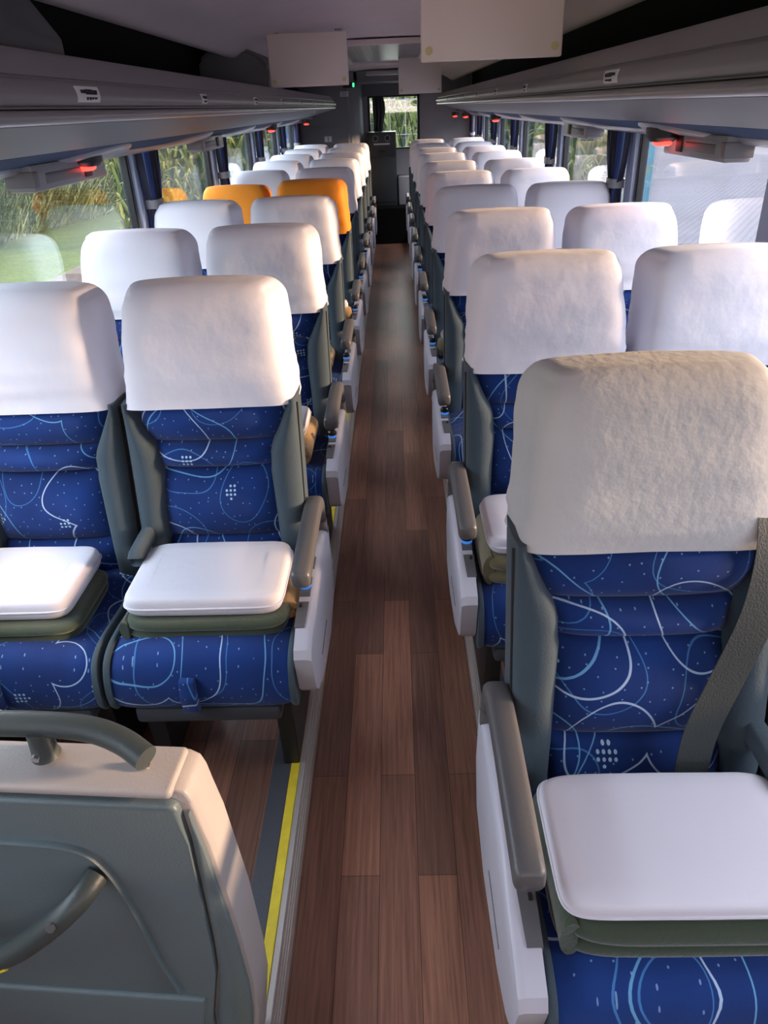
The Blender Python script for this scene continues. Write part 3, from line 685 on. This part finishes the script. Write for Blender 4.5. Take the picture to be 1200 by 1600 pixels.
def side_panel(parent, s):
    poly = [(.04, .50), (-.06, .515), (-.28, .51), (-.43, .485), (-.485, .465), (-.495, .445), (-.468, .335), (-.435, .298), (-.33, .245), (-.12, .21), (.02, .24), (.06, .36)]
    bm = B(); xs = [(.2285, 1.0, 0), (.256, 1.0, 0), (.263, .99, 0), (.270, .95, 0), (.273, .88, 0)]
    cy, cz = -.24, .36; rings = []
    for x, k, _ in xs:
        rings.append([(s*x, cy+(y-cy)*(k if x > .27 else 1)*.5+(y-cy)*.5, cz+(z-cz)*k) for y, z in poly])
    loft(bm, rings); sp = finish(bm, 'side_panel', M['panel'], parent, sharp=35)
    def zt(y): return (.513 if y > -.28 else .511+(y+.28)*.167) if y > -.43 else .486+(y+.43)*.364
    for (nm_, a, b, x0, x1, h) in (('recess_plate', -.215, -.16, .236, .256, .0015), ('knob_recess_plate', -.325, -.255, .228, .255, .0015), ('pocket_plate', -.428, -.345, .226, .250, .002)):  # thin dark plates on the panel top; recess shade put into their colour
        bm = B(); 
        vs = []
        pts = [(x0, a), (x1, a), (x1+(.004 if nm_ == 'pocket_plate' else 0), b), (x0, b)]
        top = [bm.verts.new((s*x, y, zt(y)+h)) for x, y in pts]; bot = [bm.verts.new((s*x, y, zt(y)-.01)) for x, y in pts]
        bm.faces.new(top); bm.faces.new(bot)
        for i in range(4): bm.faces.new((top[i], top[(i+1) % 4], bot[(i+1) % 4], bot[i]))
        finish(bm, nm_, M['recess'], sp, smooth=False)
    bm = B(); cyl(bm, (s*.240, -.288, .514), (0, 0, 1), .0150, .012, 20); finish(bm, 'lit_ring', M['bluering'], sp)
    bm = B(); cyl(bm, (s*.240, -.288, .523), (0, 0, 1), .0155, .012, 20); cyl(bm, (s*.240, -.288, .531), (0, 0, 1), .0155, .004, 20, .012); finish(bm, 'control_knob', M['knob'], sp)
    bm = B(); box(bm, *sorted((s*.232, s*.238)), -.365, -.355, .50, .505); finish(bm, 'socket', M['blk'], sp)
    bm = B(); box(bm, *sorted((s*.262, s*.2742)), -.34, -.20, .33, .335); finish(bm, 'groove_strip', M['recess'], sp, smooth=False)  # groove drawn as a thin dark strip, its shade in the colour
def make_seat(kind):
    t = thing('passenger_seat', 'x', 'seat', (0, 0, 0))
    back_shape(t); cushion(t); pedestal(t)
    if kind == 'W': return t
    s = 1 if kind == 'L' else -1
    side_panel(t, s); armrest(t, s*.249)
    armrest(t, -s*.199, 'middle_armrest', -.20, .018, .575, M['bolster'])
    return t
P_ROW, YL, YR, XA, XW, XAL, XWL = .95, 1.80, 1.045, .449, .911, .453, .918
protos = {'L': make_seat('L'), 'R': make_seat('R'), 'W': make_seat('W')}
used = set()
covers = {}
def place_seat(kind, x, y, label, covmat='cover', recline=0, group='rows of passenger seats', seed=0, dz=0, wear=0):
    if kind in used: t = copy_tree(protos[kind])
    else: t = protos[kind]; used.add(kind)
    t.location = (x, y, PZ); t['label'] = label; t['group'] = group
    sh = [c for c in t.children if c.name.startswith('backrest')][0]
    sh.rotation_euler = (recline, 0, 0)
    key = (covmat, seed % 4, wear)
    if key not in covers:
        c = make_cover(sh, M[covmat], 3.7*(seed % 4)+1, wear); covers[key] = c
    else:
        c = covers[key].copy(); COL.objects.link(c); c.parent = sh
    if covmat == 'cover_orange': c['label'] = 'orange cloth headrest cover'
    return t
# left side rows 1-9 (the fourth wears orange), right side rows 0-9
lrow = ['first row from the camera', 'second row from the camera', 'row directly in front of the orange covers', '', 'row directly behind the orange covers',
        'second row behind the orange covers', 'third row behind the orange covers', 'fourth row behind the orange covers', 'last row before the lavatory cabin']
rrow = ['first row from the camera', 'second row from the camera', 'third row from the camera', 'fourth row from the camera', 'fifth row from the camera', 'sixth row from the camera',
        'seventh row from the camera', 'third row from the back', 'second row from the back', 'last row at the rear wall']
rng = random.Random(3)
REC_W = {1: 0, 2: -.02, 3: -.02, 4: -.10, 5: -.03}
for i in range(9):
    y = YL+P_ROW*i
    cm = 'cover_orange' if i == 3 else 'cover'
    jr = rng.uniform(-.025, .02) if i > 3 else 0
    if i == 3:
        la = 'blue patterned aisle seat with an orange headrest cover, beside the aisle'; lw = 'blue patterned window seat with an orange headrest cover, leaning back by the window'
    else:
        la = 'white-covered blue aisle seat left of the aisle, %s' % lrow[i]; lw = 'white-covered blue window seat on the left side, %s' % lrow[i]
    place_seat('L', -XAL, y, la, cm, jr, 'seats left of the aisle', i)
    place_seat('W', -XWL, y, lw, cm, REC_W.get(i+1, jr), 'seats left of the aisle', i+1)
for i in range(10):
    y = YR+P_ROW*i
    jr = rng.uniform(-.02, .015) if i > 3 else (-.07 if i == 0 else 0)
    t = place_seat('R', XA, y, ('worn-covered blue aisle seat with armrest and belt right of the aisle, nearest the camera' if i == 0 else 'white-covered blue aisle seat right of the aisle, %s' % rrow[i]), 'cover_worn' if i == 0 else 'cover', jr, 'seats right of the aisle', i+2, wear=1 if i == 0 else 0)
    if i == 0:
        seat0 = t
    place_seat('W', XW, y, 'white-covered blue window seat on the right side, %s' % rrow[i], 'cover', jr, 'seats right of the aisle', i+3)
# the belt hanging over the nearest right seat
def ribbon(bm, pts, wid, wdir, th=.002):
    rings = []
    for p in pts:
        p = Vector(p); w_ = Vector(wdir).normalized()*wid/2
        rings.append([p-w_, p+w_, p+w_+Vector((0, th, 0)), p-w_+Vector((0, th, 0))])
    return loft(bm, rings)
bm = B(); ribbon(bm, catmull([(.188, .105-.02, 1.0), (.188, .0, .97), (.184, -.045, .90), (.165, -.078, .80), (.125, -.105, .69), (.09, -.13, .60), (.075, -.155, .52), (.075, -.17, .475)], 4, False), .062, (1, 0, -.35)); finish(bm, 'seat_belt', M['belt'], seat0)
bm = B(); box(bm, .03, .085, -.20, -.155, .46, .485, .006); finish(bm, 'belt_buckle', M['blk'], seat0)

# pillows and folded blankets
def blanket(x, y, lab, m, w=.39, d=.25, h=.062, z=None, rz=0):
    bm = B(); zz = 0; th = h/2
    for k in range(2):
        rings = []
        for q in range(9):
            a = -math.pi/2+math.pi*q/8
            rr = th*.52; off = rr*math.cos(a)
            rings.append([(px_+(.004 if k else -.002), py_-(.006*k), th*(k+.5)+rr*math.sin(a)+.0025*noise.noise(Vector((px_*9, py_*9, k*5)))) for px_, py_ in se(0, 0, w/2-.012+off, d/2-.012+off, 6, 56)])
        loft(bm, rings)
    rings = []
    for yy in [-d/2+.006+(d-.012)*j/8 for j in range(9)]:
        rings.append([(-w/2+.012+h*.50*math.cos(b)*.5, yy, h/2+h*.52*math.sin(b)) for b in [math.pi/2+math.pi*j/12 for j in range(13)]]+[(-w/2+.02, yy, h*.10), (-w/2+.02, yy, h*.9)])
    loft(bm, rings)
    o = finish(bm, 'folded_blanket', m, loc=(x, y, z or PZ+.452)); o.rotation_euler = (0, 0, rz)
    return tag(o, lab, 'blanket', 'folded blankets on the seats')
def pillow(x, y, z, lab, w=.37, d=.27, h=.05, rz=0, rx=0):
    bm = B(); rings = []
    for q in range(13):
        a = -math.pi/2+math.pi*q/12; c = math.cos(a)
        k = abs(c)**.35 if abs(c) > 1e-4 else .0
        hw = w/2*(.80+.20*k) if 0 < q < 12 else w/2*.72; hd = d/2*(.78+.22*k) if 0 < q < 12 else d/2*.68
        rings.append([(px_, py_, h/2*math.sin(a)*1.0+h/2+.003*noise.noise(Vector((px_*11, py_*13, 2)))) for px_, py_ in se(0, 0, hw, hd, 9, 64)])
    loft(bm, rings); o = finish(bm, 'pillow', M['pillow'], loc=(x, y, z)); o.rotation_euler = (rx, 0, rz)
    bm = B(); pts = [(px_, py_, h/2) for px_, py_ in se(0, 0, w/2+.001, d/2+.001, 9, 48)]; tube(bm, pts+[pts[0]], .0025, 6); finish(bm, 'pillow_seam', M['pillow'], o)
    return tag(o, lab, 'pillow', 'white pillows on the seats')
def roll(x, y, z, lab, m, ln=.30, r=.045, rz=0):
    bm = B(); pr = []
    for k in range(60):
        a = k*.32; rr = r*(1-.0105*k); pr.append((rr*math.cos(a)*1.0, rr*math.sin(a)*.85+r*.85))
    inn = [(px_*.90, (pz_-r*.85)*.90+r*.85) for px_, pz_ in reversed(pr)]
    bm = B(); loft(bm, [[(px_, yy, pz_) for px_, pz_ in se(0, r*.85, r, r*.85, 2.2, 28)] for yy in (-ln/2+.012, ln/2)])
    tube(bm, [(px_*.96, -ln/2+.008, pz_) for px_, pz_ in pr], .0045, 6)
    o = finish(bm, 'rolled_blanket', m, loc=(x, y, z)); o.rotation_euler = (0, 0, rz)
    return tag(o, lab, 'blanket', 'rolled tan blankets')
sz = PZ+.452
blanket(XA+.005, YR-.30, 'olive green folded blanket under the pillow on the nearest right seat', M['blanket_green'], .40, .25, .075)
pillow(XA-.005, YR-.30, sz+.076, 'large white pillow on the nearest right seat beside the aisle', .39, .245, .035)
blanket(XA-.02, YR+P_ROW-.30, 'olive brown folded blanket on the right aisle seat, second row', M['blanket_olive'], .36, .24, .085)
pillow(XA-.02, YR+P_ROW-.29, sz+.087, 'white pillow on the olive brown blanket, right side second row', .35, .26, .05)
blanket(-XA, YL-.29, 'dark green folded blanket on the left aisle seat nearest the camera', M['blanket_green'], .40, .26, .05)
pillow(-XA-.0, YL-.27, sz+.052, 'white pillow on the left aisle seat nearest the camera', .385, .27, .055)
blanket(-XW-.01, YL-.29, 'dark green folded blanket on the left window seat nearest the camera', M['blanket_green'], .34, .27, .05)
pillow(-XW-.03, YL-.27, sz+.052, 'white pillow on the left window seat nearest the camera', .34, .27, .055)
roll(-XA+.195, YL-.24, sz+.0, 'tan blanket squeezed between pillow and armrest on the nearest left aisle seat', M['blanket_tan'], .22, .03)
roll(-XA+.12, YL+P_ROW-.28, sz+.0, 'tan rolled blanket on the left aisle seat, second row', M['blanket_tan'], .30, .05)
pillow(-XA-.02, YL+P_ROW-.26, sz+.086, 'white pillow on the tan roll, left aisle seat second row', .34, .24, .045)
roll(-XA+.13, YL+2*P_ROW-.20, sz+.0, 'tan rolled blanket on the left aisle seat in front of the orange covers', M['blanket_tan'], .26, .04)
def bundle(x, y, z, lab, m1, m2):
    t = thing('wrapped_bundle', lab, 'bundle', (x, y, z), 'wrapped bundles on the seats')
    bm = B(); rings = []
    for q in range(9):
        a = -math.pi/2+math.pi*q/8; c = max(.05, math.cos(a))
        rings.append([(px_*(1+.12*noise.noise(Vector((px_*60, py_*60, q)))), py_*(1+.12*noise.noise(Vector((px_*50, py_*60, q+4)))), .045+.045*math.sin(a)) for px_, py_ in se(0, 0, .05*c**.5, .06*c**.5, 2.5, 24)])
    loft(bm, rings); finish(bm, 'wrapping', m1, t)
    bm = B(); bmesh.ops.create_icosphere(bm, subdivisions=3, radius=.03)
    for v in bm.verts: v.co = v.co*(1+.18*noise.noise(v.co*40)); v.co.z += .105
    finish(bm, 'white_top', m2, t)
bundle(-XA+.17, YL+3*P_ROW-.33, sz, 'small yellowish bundle with a white top on the orange-covered aisle seat', M['blanket_tan'], M['pillow'])
bundle(XA-.17, YR+3*P_ROW-.30, sz, 'small dark bundle with a white ball on the right aisle seat, fourth row', M['blanket_olive'], M['pillow'])

# ------------------------------------------------------------ partition in front of the left seats
pt = thing('partition', 'moulded grey green partition panel with a pale top in the lower left corner', 'partition', (0, .675, 0), rotz=-.07)
outer = [(-1.12, .16), (-.262, .16), (-.240, .33), (-.238, .42), (-.243, .586), (-.259, .773), (-.270, .862), (-.276, .880), (-.292, .890), (-1.12, .890)]
bm = B(); prism_y(bm, outer, .0, .075, .006, 3); finish(bm, 'frame', M['partition_cap'], pt, sharp=50)
facep = [(-1.12, .17), (-.330, .17), (-.320, .32), (-.293, .461), (-.288, .534), (-.283, .787), (-.287, .862), (-.297, .872), (-1.12, .872)]
bm = B(); prism_y(bm, facep, -.016, .01, .007, 4); fc = finish(bm, 'face_panel', M['partition'], pt, sharp=50)
sidep = [(-.316, .17), (-.268, .17), (-.248, .34), (-.245, .42), (-.249, .55), (-.266, .773), (-.275, .850), (-.277, .787), (-.282, .534), (-.287, .461), (-.313, .32)]
bm = B(); prism_y(bm, sidep, -.010, .01, .002, 2); finish(bm, 'side_moulding', M['partition'], pt, sharp=50)
bm = B(); box(bm, -1.12, -.292, -.014, .072, .880, .897, .007, 3); finish(bm, 'top_cap', M['partition_cap'], pt)
bm = B(); prism_y(bm, [(-1.12, .17), (-.345, .17), (-.338, .30), (-.318, .395), (-1.12, .395)], -.024, -.01, .006, 3); finish(bm, 'lower_panel', M['partition'], fc)
bm = B(); tube(bm, catmull([(-1.1, -.0145, .79), (-.70, -.0145, .79), (-.564, -.0145, .788), (-.459, -.0145, .779), (-.418, -.0145, .738), (-.395, -.0145, .642), (-.378, -.0145, .507), (-.357, -.0145, .41)], 6, False), .012, 12, ry=.0016); finish(bm, 'moulded_ridge', M['partition'], fc)
bm = B(); cyl(bm, (-.345, .03, .902), (0, 0, 1), .006, .006, 16); cyl(bm, (-.345, .03, .899), (0, 0, 1), .010, .003, 16); finish(bm, 'screw', M['chrome'], pt)
hr = B(); tube(hr, catmull([(-.80, .045, .950), (-.60, .05, .950), (-.497, .053, .949), (-.423, .050, .946), (-.370, .037, .938), (-.330, .017, .928)], 6, False), .0185, 24)
h = finish(hr, 'grab_rail', M['rail'], pt)
bm = B(); tube(bm, catmull([(-1.1, .045, .950), (-.80, .045, .950), (-.558, .051, .950)], 4, False), .0192, 24); finish(bm, 'yellow_grip', M['yellow'], h)
bm = B(); loft(bm, [[(x, y, z) for x, y in se(-.497, .045, r, r, 2, 20)] for z, r in ((.893, .022), (.904, .0185), (.945, .0165))]); post = finish(bm, 'rail_post', M['rail'], h)
bm = B(); cyl(bm, (-.500, .026, .909), (0, 1, .2), .006, .006, 14); finish(bm, 'screw', M['chrome'], pt)
bm = B(); pth = catmull([(-0.434, -.022, 0.719), (-0.446, -.052, 0.712), (-0.472, -.072, 0.692), (-0.512, -.080, 0.657), (-0.554, -.083, 0.622), (-0.607, -.083, 0.589), (-0.682, -.080, 0.567), (-0.822, -.06, 0.547)], 5, False)
tube(bm, pth, lambda k: .0185, 20); gh = finish(bm, 'grab_handle', M['rail'], pt)
bm = B(); cyl(bm, (-0.477, -.0915, 0.698), (0, 1, -.25), .007, .004, 16); finish(bm, 'handle_screw', M['recess'], gh)
bm = B(); tube(bm, [(-0.569, -.098, 0.599), (-0.607, -.0995, 0.577), (-0.682, -.098, 0.555), (-0.802, -.08, 0.535)], .0035, 8); finish(bm, 'yellow_stripe', M['yellow'], gh)

# ------------------------------------------------------------ outside
GZ = -1.3
def sheet(name, x0, x1, y0, y1, z, m, lab=None):
    bm = B(); box(bm, x0, x1, y0, y1, z-.05, z); o = finish(bm, name, m, smooth=False); o['kind'] = 'structure'; return o
sheet('ground_left_track', -7.4, -1.3, -20, 80, GZ, M['dirt'])
sheet('ground_left_lawn', -60, -7.4, -20, 80, GZ+.01, M['lawn'])
sheet('ground_right_yard', 1.3, 80, -20, 110, GZ, M['concrete'])
sheet('ground_rear', -1.3, 1.3, 12, 80, GZ, M['dirt'])
sheet('ground_front', -1.3, 1.3, -20, 12, GZ-.1, M['dirt'])
def bank(name, path, h, dep, m, seed):
    bm = B(); n = len(path); rows = []
    for i, (x, y) in enumerate(path):
        a = Vector(path[max(0, i-1)]+(0,)); b = Vector(path[min(n-1, i+1)]+(0,)); d = (b-a).normalized(); nr = Vector((d.y, -d.x, 0))
        ring = []
        for k in range(10):
            t_ = k/9; off = dep*(t_**1.6); zz = h*(math.sin(t_*math.pi/2)**.8)
            j = noise.noise(Vector((i*.7+seed, k*.8, 0)))*.5
            p = Vector((x, y, GZ))-nr*(off+.25+j*t_)+Vector((0, 0, zz+j*.8*t_))
            ring.append(p)
        rows.append(ring)
    loft(bm, rows, closed=False, cap=False)
    return finish(bm, name, m)
def blades(name, path, h, dep, m, n, seed, side, bw=.03, bl=(.7, 1.5)):
    rg = random.Random(seed); bm = B(); uvl = bm.loops.layers.uv.new('UVMap'); L = len(path)-1
    for _ in range(n):
        k = rg.random()*L; i = int(k); f = k-i; x = path[i][0]*(1-f)+path[i+1][0]*f; y = path[i][1]*(1-f)+path[i+1][1]*f
        t_ = rg.random(); dx = path[i+1][0]-path[i][0]; dy = path[i+1][1]-path[i][1]; ln = math.hypot(dx, dy); nx, ny = dy/ln*side, -dx/ln*side
        base = Vector((x-nx*(dep*t_**1.6), y-ny*(dep*t_**1.6), GZ+h*math.sin(t_*math.pi/2)**.8-.25))
        l = rg.uniform(*bl); lean = Vector((rg.uniform(-.6, .6)+nx*.5, rg.uniform(-.6, .6)+ny*.5, 1)).normalized(); a = rg.uniform(0, 6.28); wv = Vector((math.cos(a), math.sin(a), 0))*bw
        droop = Vector((nx*.35+rg.uniform(-.3, .3), ny*.35+rg.uniform(-.3, .3), -.35))*l
        p0 = base; p1 = base+lean*l*.6; p2 = base+lean*l+droop
        v = [bm.verts.new(q) for q in (p0-wv, p0+wv, p1+wv*.8, p1-wv*.8, p2)]
        u = rg.random()
        for fc_, vv in ((bm.faces.new((v[0], v[1], v[2], v[3])), (0, 0, .5, .5)), (bm.faces.new((v[3], v[2], v[4])), (.5, .5, 1))):
            for l_, q in zip(fc_.loops, vv): l_[uvl].uv = (u, q)
    me = bpy.data.meshes.new(name); bm.to_mesh(me); bm.free(); me.materials.append(m)
    o = bpy.data.objects.new(name, me); COL.objects.link(o); return o
lp = [(-10.8-1.2*math.sin(y*.13), y) for y in range(2, 62, 2)]
o = bank('reed_bank', lp, 3.6, 4.0, M['reedbank'], 1); o['kind'] = 'structure'
for v in o.data.vertices: pass
o = blades('tall_reed_grass', lp, 3.6, 4.0, M['reed'], 30000, 5, 1, .022, (.8, 1.9)); tag(o, 'tall drooping green reed grass on the bank beyond the left lawn', 'reed grass', kind='stuff')
rp = [(26, 70), (20, 60), (13, 52), (9, 46), (6, 42), (3, 40)]
rpp = [(6.2, 20.0), (4.2, 20.5), (2, 21), (0, 21), (-2, 21), (-5, 20.5), (-7, 20)]
o = bank('rear_bank', list(reversed(rpp)), 4.2, 3.0, M['reedbank'], 4); o['kind'] = 'structure'
o = blades('pale_bushes', list(reversed(rpp)), 4.2, 3.0, M['leaf'], 4500, 8, 1, .04, (.5, 1.1)); tag(o, 'pale yellow green bushes seen through the rear window', 'bushes', kind='stuff')
rp = [(13, 58), (11, 54), (8.5, 50), (6, 47), (3, 44)]
o = bank('far_bank', list(reversed(rp)), 5, 3, M['reedbank'], 9); o['kind'] = 'structure'
o = blades('far_shrubs', list(reversed(rp)), 5, 3, M['reed'], 3000, 11, 1, .06, (.8, 1.6)); tag(o, 'green shrubs beyond the grooved yard behind the farther right windows', 'shrubs', kind='stuff')
bm = B(); box(bm, 5.75, 7.75, 24, 24.4, GZ, 3.0, .02); bm2 = bm; o = finish(bm, 'wall_blue', M['bluewall']); o['kind'] = 'structure'
